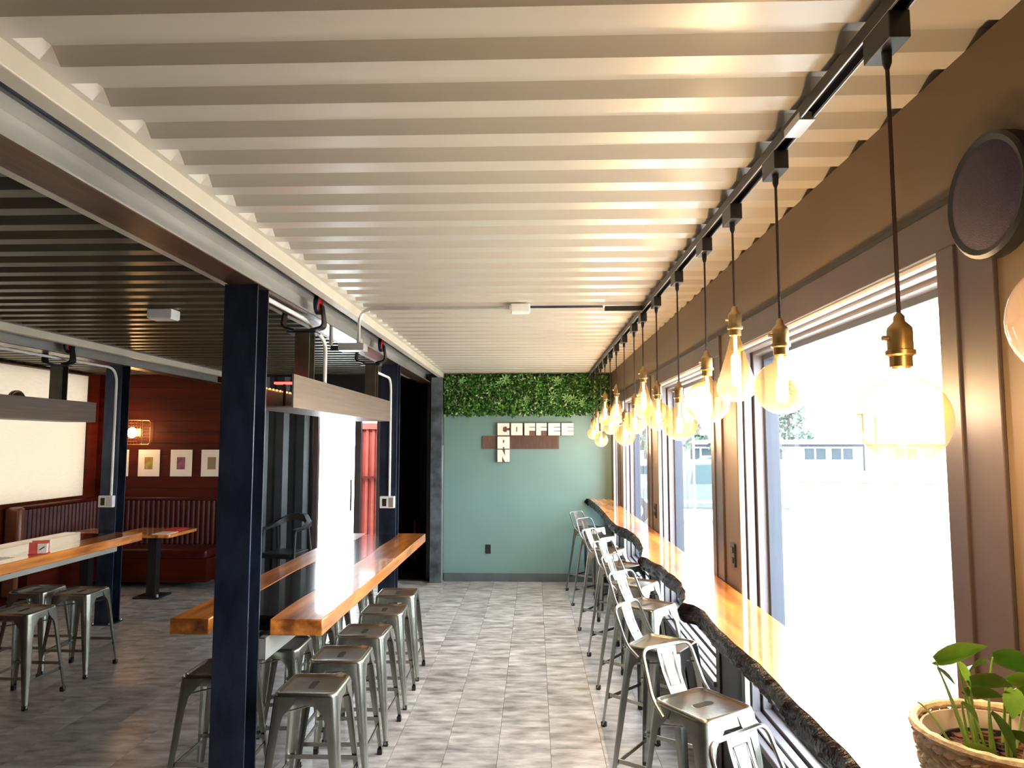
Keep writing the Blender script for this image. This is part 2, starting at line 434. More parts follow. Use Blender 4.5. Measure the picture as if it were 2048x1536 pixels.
# ---------------------------------------------------------------- outdoors
GY = -.5
S('ground', MB().box(-200, 300, -200, 400, GY - .2, GY), mat('pale_concrete', (.62, .62, .60), .8, 0, .06, .5), smooth=False)
S('lawn', MB().prism([(14, 41), (22, 39), (30, 59), (17, 59)], GY, GY + .04), mat('lawn_green', (.055, .085, .030), .9, 0, .3, 2), smooth=False)
bt = thing('street_building', 'long low white building with flat roof across the street', 'building', (0, -4.4, GY))
MB().box(8, 60, 66, 76, 0, 2.15).build('wall', mat('white_siding', (.5, .5, .5), .7, 0, .05, 1), bt, smooth=False)
MB().box(7, 61, 65.2, 77, 2.15, 2.5).build('roof', mat('fascia_white', (.6, .6, .6), .6), bt, smooth=False)
MB().box(8, 60, 65.96, 66, 1.92, 2.15).build('eaves_band', mat('eaves_blue', (.07, .075, .13), .6), bt, smooth=False)
for wx in (9.5, 13.5, 17.2, 19.6, 23.3, 25.6, 31, 36, 41):
    f = MB().box(wx - .1, wx + 1.95, 65.9, 65.98, .7, 1.9).build('window', WHITEM, bt, smooth=False)
    for q in (0, 1):
        MB().box(wx + q * .98, wx + q * .98 + .82, 65.86, 65.91, .82, 1.78).build('pane', mat('far_pane', (.02, .035, .05), .3), f, smooth=False)
def tree(x, y, h, rr, label, seed):
    rnd = random.Random(seed)
    t = thing('street_tree', label, 'tree', (x, y, GY), 0, 'trees across the street')
    MB().tube([(0, 0, 0), (.1, 0, h * .5), (0, .1, h * .8)], [.22, .16, .06], 8).build('trunk', mat('bark_grey', (.08, .06, .05), .9), t)
    c = MB()
    for k in range(900):
        a = rnd.uniform(0, 6.28); zz = rnd.uniform(.0, 1); rad = rr * math.sqrt(rnd.random()) * (1.05 - zz) ** .6
        p = Vector((math.cos(a) * rad, math.sin(a) * rad, h * (.30 + .72 * zz))); s = rnd.uniform(.14, .34)
        u = Vector((rnd.uniform(-1, 1), rnd.uniform(-1, 1), rnd.uniform(-1, 1))).normalized(); v = u.orthogonal().normalized()
        c.add([p + u * s, p + v * s, p - u * s, p - v * s], [(0, 1, 2, 3)])
    c.build('crown', mat('tree_leaves', (.05, .09, .07), .8, 0, .4, 1), t, smooth=False, kind='stuff')
tree(27.5, 77, 8.8, 2.6, 'tall conical tree rising behind the low white building', 1)
tree(17.5, 78, 4.6, 2.0, 'small round tree left of the conical tree behind the white building', 2)
tree(16.0, 54, 5.4, 2.8, 'spreading tree seen above the parked pickup truck', 3)
tree(9.0, 52, 6.0, 3.0, 'broad tree seen through the third window from the camera', 4)
for i, x in enumerate((25.3, 26.3)):
    p = thing('utility_pole', ('thin wooden utility pole with a dark lamp head' , 'thin bare utility pole right of the one with a lamp')[i], 'pole', (x + 1.2, 57.5, GY), 0, 'poles across the street')
    MB().tube([(0, 0, 0), (0, 0, 4.6 - i * .2)], .08, 8).build('mast', mat('pole_grey', (.05, .05, .06), .8), p)
    if i == 0: MB().box(-.6, .1, -.1, .1, 4.5, 4.62).build('lamp_head', BLACK, p, smooth=False)
def vehicle(name, label, x, y, rz, truck, paint):
    t = thing(name, label, 'truck' if truck else 'car', (x, y, GY), rz)
    prof = [(-2.6, .45), (-2.6, .95), (-2.5, 1.05), (-.3, 1.08), (-.15, 1.75), (1.0, 1.78), (1.55, 1.12), (2.5, 1.0), (2.65, .8), (2.65, .45)] if truck else \
           [(-2.2, .4), (-2.2, .85), (-1.9, .95), (-1.3, 1.4), (.4, 1.42), (1.1, .98), (2.1, .85), (2.25, .65), (2.25, .4)]
    MB().prism(prof, -.9, .9, 'xz').build('body', paint, t, bevel=.06)
    g = mat('vehicle_glass', (.02, .045, .055), .1)
    q = [(-.08, 1.14), (.02, 1.66), (.93, 1.68), (1.36, 1.16)] if truck else [(-1.5, 1.0), (-1.15, 1.33), (.35, 1.34), (.85, 1.0)]
    for s in (-1, 1):
        MB().prism(q, s * .90, s * .915, 'xz').build('side_window', g, t)
        for wx in ((-1.6, 1.7) if truck else (-1.35, 1.35)):
            wl = MB().lathe([(.0, -.12), (.36, -.12), (.4, -.08), (.4, .08), (.36, .12), (0, .12)], 20, (wx, s * .82, .4), 'y').build('wheel', RUBBER, t)
            MB().lathe([(0, .1), (.22, .1), (.22, .135), (0, .135)], 14, (wx, s * .82 + (-.0 if s > 0 else -.235), .4), 'y').build('hub', ZINC, wl)
    MB().box(-2.5, 2.5, -.91, .91, .62, .70).build('side_trim', WHITEM, t, smooth=False)
    return t
vehicle('pickup_truck', 'silver pickup truck parked outside the second window from the camera', 4.45, 20.6, math.radians(-4), True, mat('silver_paint', (.085, .10, .13), .4, .2))
vehicle('parked_car', 'pale sedan parked outside the third window from the camera', 5.0, 29.8, math.radians(-4), False, mat('pale_paint', (.12, .14, .16), .4, .1))
vehicle('parked_car', 'distant blue-grey sedan beside the lawn behind the pickup truck', 12.6, 47, math.radians(0), False, mat('blue_paint', (.05, .07, .12), .4, .1))
rc = thing('shipping_container', 'red corrugated shipping container standing outside the back door', 'container', (0, 0, GY))
poly = []; x = -2.80
while x < -2.08: poly += [(x, 11.2), (x + .035, 11.2), (x + .05, 11.23), (x + .085, 11.23)]; x += .1
MB().prism(poly + [(-2.02, 11.2), (-2.02, 12.4), (-2.80, 12.4)], 0, 2.5).build('wall', mat('red_container', (.42, .085, .06), .5), rc)
MB().box(-2.81, -2.02, 11.16, 11.2, 1.72, 1.75).build('bar', mat('dark_red', (.12, .01, .01), .5), rc, smooth=False)
for zz in (0, 2.5): MB().box(-2.82, -2.02, 11.17, 12.4, zz, zz + .1).build('rail', mat('red_container', (.33, .05, .03)), rc, smooth=False)
# back door
r = struct('door_1')
f = MB()
for xa, xb in ((-2.92, -2.86), (-2.37, -2.29), (-2.08, -2.04)): f.box(xa, xb, BACKY, BACKY + .08, 0, 2.30)
f.box(-2.86, -2.08, BACKY, BACKY + .08, 2.22, 2.30); f.box(-2.86, -2.37, BACKY, BACKY + .08, 0, .12); f.box(-2.29, -2.08, BACKY, BACKY + .08, 0, .12)
f.build('frame', mat('plum_frame', (.07, .05, .055), .4), r, smooth=False, bevel=.003)
MB().box(-2.86, -2.37, BACKY + .035, BACKY + .041, .12, 2.22).build('glass_pane', PANE, r, smooth=False)
MB().box(-2.29, -2.08, BACKY + .035, BACKY + .041, .12, 2.22).build('glass_pane', PANE, r, smooth=False)
MB().tube([(-2.40, BACKY - .04, .9), (-2.40, BACKY - .04, 1.3)], .012, 8).build('door_handle', STEELD, r)

# ---------------------------------------------------------------- communal river tables
def river_table(cx, label, grp):
    t = thing('communal_table', label, 'table', (cx, 5.58 * K, 0), 0, grp)
    L = 1.78 * K; z0, z1 = .825, .905
    xl, xa, xb, xr = -.40, -.20, .115, .375
    rnd = random.Random(3)
    def slab(x0, x1, wl, wr):
        top = []; n = 28
        ys = [-L + 2 * L * i / n for i in range(n + 1)]
        right = [(x1 + (wr * math.sin(y * 2.1) * .5 + wr * .3 * math.sin(y * 5.3) if wr else 0), y) for y in ys]
        left = [(x0 + (wl * math.sin(y * 1.7 + 1) * .5 + wl * .3 * math.sin(y * 6.1) if wl else 0), y) for y in reversed(ys)]
        p = right + left
        return MB().prism(p, z0, z1)
    slab(xl, xa, 0, .02).build('wood_slab', WOOD, t, bevel=.006)
    slab(xb, xr, .02, 0).build('wood_slab', WOOD, t, bevel=.006)
    p = MB(); n = 28; ys = [(-1.69 + 3.38 * i / n) * K for i in range(n + 1)]
    R = [(xb + .02 * math.sin(y * 1.7 + 1) * .5 + .006 * math.sin(y * 6.1) - .0005, y) for y in ys]
    Lf = [(xa + .02 * math.sin(y * 2.1) * .5 + .006 * math.sin(y * 5.3) + .0005, y) for y in reversed(ys)]
    p.prism(R + Lf, z0 + .004, z1 - .001); p.build('resin_river', RESIN, t)
    ya, yb = 3.60 * K + .151 - 5.58 * K, 7.40 * K - .001 - 5.58 * K
    for q in (1, -1):
        c = MB()
        for x0, x1, za, zb in ((.10, .106, .715, .824), (.07, .10, .715, .721), (.07, .10, .818, .824)):
            c.box(*sorted((q * x0, q * x1)), ya, yb, za, zb)
        c.build('support_channel', STEEL, t, smooth=False, bevel=.001)
    for y_ in (ya, yb - .008):
        MB().box(-.10, .10, y_, y_ + .008, .715, .824).build('end_plate', STEEL, t, smooth=False)
    for yy in (-1.1, 0, 1.1):
        MB().box(-.34, .34, yy - .03, yy + .03, .812, .8255).build('cross_plate', STEEL, t, smooth=False)
    return t
river_table(B1, 'glossy orange wood and dark resin communal table in the middle of the room', 'communal tables')
river_table(B2, 'glossy orange wood communal table at the left with a napkin holder on it', 'communal tables')

# ---------------------------------------------------------------- stools
def leg_mesh(H, hs, ft, sx, sy, thick=.0022):
    """angle-section sheet leg: wraps the seat corner at the top, tapers to the foot"""
    zs = [H - .016, H - .055, H - .10, H - .16, H * .45, .05, .012]
    ws = [.115, .100, .062, .052, .042, .026, .022]
    outer = []
    for z, wv in zip(zs, ws):
        t = (H - z) / H
        h = hs + (ft - hs) * t
        rad = .040 * (1 - .6 * t); wv = min(wv, h * .8)
        pts = [(h, h - wv)] + arc(h - rad, h - rad, rad, 0, 90, 4) + [(h - wv, h)]
        inn = [(h - thick, h - wv)] + arc(h - rad, h - rad, rad - thick, 0, 90, 4) + [(h - wv, h - thick)]
        outer.append([(sx * x, sy * y, z) for x, y in pts + inn[::-1]])
    mb = MB().loft(outer)
    return mb
def stool(name, label, cat, H, hs, ft, back, group):
    t = thing(name, label, cat, (0, 0, 0), 0, group)
    n = 5
    loops = []
    for h, z, rr in ((hs - .001, H - .052, .040), (hs - .001, H - .014, .040), (hs - .004, H - .004, .038), (hs - .011, H, .034), (hs - .017, H, .029), (hs - .023, H - .007, .026), (hs - .029, H - .008, .024)):
        loops.append([(x, y, z) for x, y in rrect(h, h, rr, n)])
    def slot(z, k=1.0):
        out = []
        for sx, sy, a0 in ((1, 1, 0), (-1, 1, 90), (-1, -1, 180), (1, -1, 270)):
            for q in range(n + 1):
                a = math.radians(a0 + 90 * q / n)
                out.append((.016 * k * math.cos(a), sy * .030 * k + .016 * k * math.sin(a), z))
        return out
    loops += [slot(H - .008, 1.25), slot(H - .008, 1.1), slot(H - .011), slot(H - .024, .96)]
    MB().loft(loops, False, False).build('seat', GUN, t, angle=50)
    MB().loft([slot(H - .0072, 1.06), slot(H - .0235, .97)]).build('slot_shade_plug', RUBBER, t)  # black plug that stands in for the shade inside the slot
    for sx in (1, -1):
        for sy in (1, -1):
            lg = leg_mesh(H, hs, ft, sx, sy).build('leg', GUN, t, angle=45)
            f = ft - .003
            MB().prism([(sx * (f - .026), sy * (f - .026)), (sx * f, sy * (f - .026)), (sx * f, sy * f), (sx * (f - .026), sy * f)], 0, .03).build('foot_cap', RUBBER, lg, smooth=False)
    def at(z): return hs + (ft - hs) * (H - z) / H - .006
    for z, ax in ((.20, 0), (.17, 1)):
        a = at(z); b = at(z) - .004
        for s in (1, -1):
            mb = MB()
            if ax == 0: mb.obox((0, s * b, z), (a, 0, 0), (0, .003, 0), (0, 0, .010))
            else: mb.obox((s * b, 0, z), (0, a, 0), (.003, 0, 0), (0, 0, .010))
            mb.build('footrest_bar', GUN, t, smooth=False)
    z = H - .10; a = at(z) - .01
    for s in (1, -1):
        MB().tube([(-a, -s * a, z), (a, s * a, z)], .004, 6).build('cross_brace', GUN, t)
    if back:
        path = fillet([(-.065, hs + .006, H - .05), (-.13, hs + .004, H + .0), (-.205, hs - .012, H + .172), (-.205, -hs + .012, H + .172), (-.13, -hs - .004, H + .0), (-.065, -hs - .006, H - .05)], .04, 6)
        MB().tube(path, .0075, 8).build('back_frame', GUNL, t)
        w2, w1 = .052, .045
        def sp(u, v, d=0):   # u across, v from 0 (seat) to 1 (top rail)
            return (-(hs - .02) + v * (-.205 + hs - .02) - d - .012 * math.sin(v * 3.14), u, H - .01 + v * .182)
        p = MB(); rows = [0, .12, .2, .5, .8, .88, 1]
        loops = [[sp(s * (w1 + (w2 - w1) * v), v) for s in (-1, -.5, 0, .5, 1)] + [sp(s * (w1 + (w2 - w1) * v), v, .003) for s in (1, .5, 0, -.5, -1)] for v in rows]
        p.loft(loops); p.build('splat', GUNL, t, angle=60)
        e = MB(); q = [sp(-.028, .2, -.0015), sp(.028, .2, -.0015), sp(.032, .84, -.0015), sp(-.032, .84, -.0015), sp(-.028, .2, -.0015)]
        e.tube(q, .0018, 5); q = [(a - .0055, b_, c_) for a, b_, c_ in q]; e.tube(q, .0018, 5)
        e.build('embossed_border', GUNL, t)
    return t
ORD = ['nearest the camera', 'second from the camera', 'third from the camera', 'fourth from the camera', 'fifth from the camera', 'sixth from the camera', 'seventh from the camera', 'eighth from the camera', 'ninth from the camera']
proto = stool('metal_stool', '', 'stool', .62, .150, .200, False, 'backless metal stools')
pos = []
for i, y in enumerate((3.73, 4.26, 4.78, 5.38, 5.98)):
    pos.append((-1.075 + (.0, .0, .012, .015, .0)[i], y * K, (0, .02, -.02, .01, .03)[i], 'backless stool on the aisle side of the middle table, ' + ORD[i]))
for i, (x, y) in enumerate(((-1.635, 3.985), (-1.492, 4.47), (-1.50, 4.98), (-1.52, 5.50), (-1.50, 6.2))):
    pos.append((x, y * K, .02 * (i % 2), 'backless stool on the left side of the middle table, ' + ORD[i]))
for i, y in enumerate((5.28, 5.96)):
    pos.append((-3.595, y * K, -.02, 'backless stool on the aisle side of the left table, ' + ('cut by the photo edge', 'with the brightly lit side')[i]))
for i, (x, y) in enumerate(((-4.10, 5.20), (-3.99, 6.02))):
    pos.append((x, y * K, .03, 'backless stool under the far side of the left table, ' + ('left one of two', 'right one of two')[i]))
for i, (x, y, rz, lb) in enumerate(pos):
    if i == 0:
        proto.location = (x, y, 0); proto.rotation_euler = (0, 0, rz); proto['label'] = lb
    else: dup(proto, (x, y, 0), rz, lb)
bar = stool('bar_stool', '', 'bar stool', .76, .145, .215, True, 'bar stools along the window counter')
bs = [(.72, 2.14, .63, -.77), (.665, 3.10, .57, -.82), (.655, 3.99, .85, -.53), (.715, 4.94, .75, -.66), (.735, 5.70, .85, -.53), (.735, 6.50, .75, -.66), (.70, 7.42, .85, -.5), (.70, 8.45, .75, -.66), (.67, 9.32, .8, -.6)]
for i, (x, y, fx, fy) in enumerate(bs):
    y *= K; rz = math.atan2(fy, fx * K); lb = 'gunmetal bar stool with a low back at the window counter, ' + ORD[i]
    if i == 0: bar.location = (x, y, 0); bar.rotation_euler = (0, 0, rz); bar['label'] = lb
    else: dup(bar, (x, y, 0), rz, lb)

# ---------------------------------------------------------------- live edge counter (three slabs)
EDGE = [(.69, 9.80), (.715, 8.717), (.711, 7.909), (.698, 7.1), (.704, 6.675), (.759, 6.408), (.776, 6.028), (.766, 5.69), (.731, 5.237), (.664, 4.872),
        (.69, 4.81), (.706, 4.632), (.736, 4.521), (.73, 4.297), (.746, 4.171), (.745, 3.994), (.716, 3.743), (.689, 3.588), (.655, 3.488), (.692, 3.458),
        (.717, 3.327), (.705, 3.11), (.702, 2.942), (.707, 2.826), (.713, 2.688), (.721, 2.546), (.721, 2.409), (.714, 2.259), (.714, 2.101), (.719, 1.971), (.716, 1.848), (.70, 1.4), (.66, 1.0), (.66, .55)]
EDGE = [(a, b * K) for a, b in EDGE]
def edge_x(y):
    for (xa, ya), (xb, yb) in zip(EDGE, EDGE[1:]):
        if ya >= y >= yb: return xa + (xb - xa) * (ya - y) / (ya - yb)
    return EDGE[-1][0]
from mathutils import noise as mn
CT = 1.065
for k, (ya, yb, lb) in enumerate(((.55, 3.470 * K, 'glossy orange live-edge counter slab under the nearest window'), (3.474 * K, 4.862 * K, 'short live-edge counter slab between the two longer ones'), (4.866 * K, BACKY - .02, 'long live-edge counter slab running to the sage green wall'))):
    t = thing('counter_slab', lb, 'counter', (0, 0, 0), 0, 'live-edge counter slabs along the windows')
    n = int((yb - ya) / .02)
    ys = [ya + (yb - ya) * i / n for i in range(n + 1)]
    xs = [edge_x(y) + .006 * mn.noise(Vector((0, y * 9, k))) for y in ys]
    top = MB(); loops = []
    for x, y in zip(xs, ys):
        loops.append([(x + .012, y, CT), (.984, y, CT), (.984, y, CT - .075), (x + .025, y, CT - .075)])
    top.loft(loops); top.build('wood_top', WOOD, t, angle=30)
    bk = MB(); loops = []
    for x, y in zip(xs, ys):
        l = []
        m_ = 8
        for q in range(m_ + 1):
            a = q / m_; z = CT - .001 - a * .088
            bulge = .016 * math.sin(a * 3.0) + .016 * mn.noise(Vector((k * 3.1, y * 16, a * 3))) * (.3 + a) + .010 * mn.noise(Vector((5, y * 45, a * 7)))
            l.append((x + .014 - .012 * min(1, q) - bulge + .018 * a * a, y + .012 * mn.noise(Vector((1, y * 30, a * 6))), z))
        l += [(x + .03, y, CT - .089), (x + .03, y, CT - .0765), (x + .0115, y, CT - .0015)]
        loops.append(l)
    bk.loft(loops); bk.build('bark_edge', BARK, t, angle=70)
    for yy in [ya + .35 + q * ((yb - ya - .7) / max(1, round((yb - ya) / 1.6))) for q in range(max(1, round((yb - ya) / 1.6)) + 1)]:
        if any(a - .02 < yy < b + .02 for a, b in WINS): yy = min((v for ab in WINS for v in (ab[0] - .12, ab[1] + .10)), key=lambda v: abs(v - yy))
        if ya + .05 < yy < yb - .05:
            c = MB(); c.box(.80, .99, yy - .015, yy + .015, CT - .085, CT - .0755); c.box(.982, .992, yy - .015, yy + .015, CT - .30, CT - .085)
            c.build('bracket', STEELD, t, smooth=False)

# ---------------------------------------------------------------- pendant track
TX, TZ = .72, 2.655
t = thing('ceiling_track', 'black lighting track running along the corrugated ceiling above the window counter', 'track', (TX, 0, TZ))
c = MB(); c.box(-.018, -.012, -.6, BACKY - .08, -.016, .016); c.box(.012, .018, -.6, BACKY - .08, -.016, .016); c.box(-.012, .012, -.6, BACKY - .08, .006, .016)
c.build('rail', BLACK, t, smooth=False)
c = MB(); c.box(-.0185, -.0150, -.6, BACKY - .08, -.0185, -.016); c.box(.015, .0185, -.6, BACKY - .08, -.0185, -.016); c.build('contact_strip', ZINC, t, smooth=False)
yy = .2
while yy < BACKY - .2:
    MB().box(-.008, .008, yy - .02, yy + .02, .016, .034).build('clip', BLACK, t, smooth=False); yy += 1.07
MB().box(-.021, .021, 1.93 * K, 2.05 * K, -.022, .0).build('joiner', ZINC, t, smooth=False)
MB().box(-.26, -.02, 4.86 * K - .02, 4.86 * K + .02, -.016, .018).build('feed_box', BLACK, t, smooth=False, bevel=.002)
AMB = (1.0, .82, .95)
PEND = [(1.00, 'g', .085, 1.95), (1.49, 'g', .086, 1.83), (2.20, 'g', .078, 1.945), (2.69, 'c', .068, 1.93), (3.14, 'g', .090, 1.955), (3.75, 'g', .085, 1.88), (4.40, 'g', .082, 1.94),
        (4.96, 'c', .066, 1.945), (5.40, 'g', .084, 1.93), (6.00, 'g', .085, 1.845), (6.58, 'c', .066, 1.95), (7.12, 'g', .080, 1.94), (7.65, 'c', .066, 1.96), (8.15, 'g', .076, 1.815), (8.65, 'g', .080, 1.97), (9.25, 'g', .075, 1.90)]
num = ['cut off by the right edge of the photo', 'largest in view', 'second fully visible from the camera', 'third fully visible from the camera', 'fourth fully visible from the camera', 'fifth fully visible from the camera', 'sixth fully visible from the camera', 'seventh fully visible from the camera', 'eighth from the camera', 'ninth from the camera', 'tenth from the camera', 'eleventh from the camera', 'fourth from the far end', 'third from the far end', 'second from the far end', 'last at the far end']
for i, (y, ty, R, z) in enumerate(PEND):
    y *= K
    p = thing('pendant_lamp', ('round' if ty == 'g' else 'tall cone-shaped') + ' amber bulb on a black cord, ' + num[i], 'pendant', (TX, y, 0), 0, 'amber bulb pendants over the counter')
    if ty == 'g':
        sb = z + R + .030
        prof = [(.0165, sb), (.0165, sb - .016), (.022, sb - .028)]
        a0 = math.asin(min(1, .026 / R))
        prof += [(R * math.sin(a0 + (math.pi - a0) * q / 16), z + R * math.cos(a0 + (math.pi - a0) * q / 16)) for q in range(17)]
        fz0, fz1 = z - R * .55, z + R * .45
    else:
        zb = z; sb = z + .25
        prof = [(.0165, sb), (.0165, sb - .016), (.020, sb - .03), (.040, sb - .10), (R, sb - .19), (R + .001, sb - .205), (R * .93, sb - .222), (R * .6, sb - .24), (R * .25, sb - .249), (.0005, sb - .25)]
        fz0, fz1 = sb - .19, sb - .075
    ad = MB(); ad.box(-.021, .021, -.055, .055, TZ - .075, TZ - .019); ad.build('track_adapter', BLACK, p, smooth=False, bevel=.002)
    MB().lathe([(.010, TZ - .075), (.009, TZ - .10), (.0045, TZ - .112)], 10).build('strain_relief', BLACK, p)
    MB().tube([(0, 0, TZ - .10), (0, 0, sb + .085)], .0042, 8).build('cord', mat('brown_braid', (.03, .012, .008), .6, bump=.3, bscale=200), p)
    MB().lathe([(.0045, sb + .095), (.010, sb + .088), (.011, sb + .078), (.022, sb + .066), (.0235, sb + .060), (.0235, sb + .022), (.0275, sb + .020), (.0275, sb + .012), (.021, sb + .008), (.021, sb - .012), (.017, sb - .014)], 20).build('socket', BRASS, p)
    sw = MB().tube([(-.023, 0, sb + .045), (-.034, 0, sb + .045)], .005, 8); sw.build('switch_knob', BRASS, p)
    MB().lathe(prof, 28).build('bulb_glass', GLOWG, p, angle=80)
    fm = MB()
    fm.lathe([(.0005, fz1), (.011, fz1 - .004), (.017, fz1 - .018), (.017, fz0 + .012), (.013, fz0), (.0005, fz0 - .002)], 14)
    fm.tube([(0, 0, sb), (0, 0, fz1)], .006, 8)
    fm.build('filament', FIL, p)
    l = D.lights.new('bulb_light', 'POINT'); l.energy = 9.5; l.color = AMB; l.shadow_soft_size = .03
    lo = D.objects.new('bulb_light', l); C.objects.link(lo); lo.location = (0, 0, fz0 - .012 if ty == 'g' else fz0 - .01); lo.parent = p

# ---------------------------------------------------------------- trolley-hung trays under the beams
def hbox(mb, x0, x1, y0, y1, z0, z1): mb.box(x0, x1, y0, y1, z0, z1)
PLATE = mat('brushed_tray_plate', srgb(126, 110, 100), .38, .35, .14, 5, (4, .4, 12), .05, 20)
def tray(cx, label, lights, y0, y1):
    t = thing('suspended_tray', label, 'hanging tray', (cx, 0, 0), 0, 'trays hung from trolleys on the beams')
    MB().box(.125, .135, y0, y1, 1.975, 2.157).build('side_plate', PLATE, t, smooth=False, bevel=.001)
    MB().box(-.165, -.155, y0 - .0, y1, 2.0, 2.112).build('side_plate', PLATE, t, smooth=False, bevel=.001)
    MB().box(-.155, .125, y0, y1, 1.975, 1.983).build('bottom_plate', PLATE, t, smooth=False, bevel=.001)
    for hy in (4.58 * K, 6.50 * K):
        h = MB(); h.box(-.035, .055, hy - .055, hy - .047, 1.983, 2.46); h.box(-.035, .055, hy + .047, hy + .055, 1.983, 2.46); h.box(.006, .014, hy - .047, hy + .047, 1.983, 2.46)
        h.build('hanger_column', mat('olive_steel', (.085, .075, .055), .4, .5, .3, 8), t, smooth=False)
        MB().box(-.09, .09, hy - .05, hy + .05, 2.46, 2.472).build('trolley_plate', STEELD, t, smooth=False)
        for s in (1, -1):
            wx = s * .088
            pth = fillet([(s * .05, hy, 2.48), (s * .13, hy, 2.50), (s * .125, hy, 2.56), (s * .112, hy, 2.64)], .04, 5)
            k = MB()
            for a, b2 in zip(pth, pth[1:]):
                pass
            loops = []
            for q, pt in enumerate(pth):
                tt = (pth[min(q + 1, len(pth) - 1)] - pth[max(q - 1, 0)]).normalized(); nrm = Vector((tt.z, 0, -tt.x)) * .006
                wv = .045 - .018 * q / len(pth)
                loops.append([pt + nrm + Vector((0, wv, 0)), pt + nrm - Vector((0, wv, 0)), pt - nrm - Vector((0, wv, 0)), pt - nrm + Vector((0, wv, 0))])
            k.loft(loops); k.build('trolley_hook', mat('black_steel_hook', (.03, .025, .025), .3, .7), t)
            wh = MB().lathe([(.035, -.014), (.060, -.014), (.064, -.010), (.064, .010), (.060, .014), (.035, .014)], 28, (wx, hy, 2.643), 'x').build('trolley_wheel', STEELD, t)
            MB().lathe([(.0, -.011), (.050, -.011), (.050, .0145), (.036, .0165), (.036, .009), (.008, .009), (.008, .018), (0, .018)], 24, (wx if s > 0 else wx - .003, hy, 2.643), 'x').build('wheel_hub', REDP, wh)
    if lights:
        for q in range(40):
            MB().lathe([(.0, .0), (.0045, .003), (.0045, .009), (.0, .012)], 8, (-.150, 4.06 * K + q * .058, 2.100)).build('string_light', mat('string_light_glow', (1, .5, .2), .5, emis=(1, .36, .10), estr=6), t)
        MB().box(-.10, .02, 4.36 * K, 4.40 * K, 2.13, 2.142).build('red_indicator', mat('red_glow', (1, .05, .03), .5, emis=(1, .04, .03), estr=7), t, smooth=False)
        MB().box(-.045, -.035, 4.36 * K, 4.38 * K, 1.983, 2.13).build('indicator_stem', BLACK, t, smooth=False)
    return t
tray(B1, 'brown steel tray hung by two red-wheeled trolleys over the middle table', True, 4.00 * K, 6.72 * K)
tray(B2, 'grey steel tray hung by red-wheeled trolleys over the left table', False, 4.30 * K, 6.42)

# conduits, junction boxes, outlets
def conduit(name, pts, r, label, m=ZINC, rad=.12):
    o = MB().tube(fillet(pts, rad, 8), r, 10).build(name, m); return tag(o, label, 'conduit', 'galvanised conduits')
CY = 4.86 * K; PF = 7.40 * K - .014
conduit('conduit', [(-.16, CY, 2.668), (-1.155, CY, 2.668), (-1.155, CY, 2.452)], .011, 'thin conduit crossing the pale ceiling and bending down at the middle beam')
conduit('conduit', [(B1 + .02, 3.80 * K, 2.545), (B1 + .02, 4.55 * K, 2.545), (B1 + .06, 4.75 * K, 2.47), (B1 + .06, 4.86 * K, 2.43), (B1 + .06, 4.86 * K, 1.99)], .013, 'bright conduit under the middle beam dropping into the brown tray', WHITEM, .08)
conduit('conduit', [(B1 + .01, 6.66 * K, 2.42), (B1 + .01, PF, 2.42), (B1 + .01, PF, 1.262)], .012, 'white conduit bending down the far column to its outlet box', WHITEM, .14)
conduit('conduit', [(B2 + .03, 3.80 * K, 2.53), (B2 + .03, PF, 2.53), (B2 + .03, PF, 1.262)], .012, 'white conduit bending down the left column to its outlet box', WHITEM, .16)
conduit('conduit', [(-.025, CY, 2.672), (.45, CY, 2.672)], .008, 'thin dark conduit between the ceiling box and the track feed', STEELD)
def jbox(name, x, y, z, hx, hy, hz, label, m, cat='junction box'):
    t = thing(name, label, cat, (x, y, z))
    MB().box(-hx, hx, -hy, hy, -hz, hz).build('case', m, t, smooth=False, bevel=.006)
    MB().box(-hx * .9, hx * .9, -hy * .9, hy * .9, -hz - .004, -hz).build('cover', WHITEM, t, smooth=False)
    return t
jbox('junction_box', -.09, CY, 2.662, .062, .05, .026, 'white junction box on the pale corrugated ceiling', WHITEM)
jbox('junction_box', -2.53, 4.98 * K, 2.656, .085, .06, .032, 'grey-white junction box on the dark ceiling behind the front column', WHITEM)
t = thing('conduit_box', 'galvanised conduit box with fittings beneath the middle beam', 'junction box', (-1.22, 4.98 * K, 2.40))
MB().box(-.09, .085, -.055, .055, .0, .048).build('case', ZINC, t, smooth=False, bevel=.004)
MB().lathe([(0, .05), (.02, .05), (.02, .075), (.016, .08), (0, .08)], 12, (.05, -.03, 0)).build('fitting', ZINC, t)
MB().box(-.15, -.09, -.02, .02, .0, .035).build('clamp', STEELD, t, smooth=False)
MB().box(-.16, -.145, -.02, .02, .035, .165).build('hanger_strap', ZINC, t, smooth=False)
for cx, lb in ((B1, 'white outlet box on the column behind the middle table'), (B2, 'white outlet box on the column behind the left table')):
    t = thing('outlet_box', lb, 'outlet', (cx - .005, 7.40 * K - .0275, 1.205), 0, 'surface outlet boxes on the columns')
    MB().box(-.072, .072, -.026, .026, -.058, .058).build('case', WHITEM, t, smooth=False, bevel=.006)
    MB().box(-.045, -.005, -.029, -.026, -.038, .035).build('socket_face', BLACK, t, smooth=False)
    MB().box(.018, .060, -.029, -.026, -.045, .045).build('cover_plate', ZINC, t, smooth=False)
t = thing('wall_outlet', 'black outlet plate low on the sage green wall', 'outlet', (-.605, BACKY - .003, .41))
MB().box(-.035, .035, -.006, .003, -.058, .058).build('plate', BLACK, t, smooth=False, bevel=.003)
for dz in (-.025, .025): MB().box(-.017, .017, -.010, -.006, dz - .014, dz + .014).build('receptacle', BLACK, t, smooth=False)
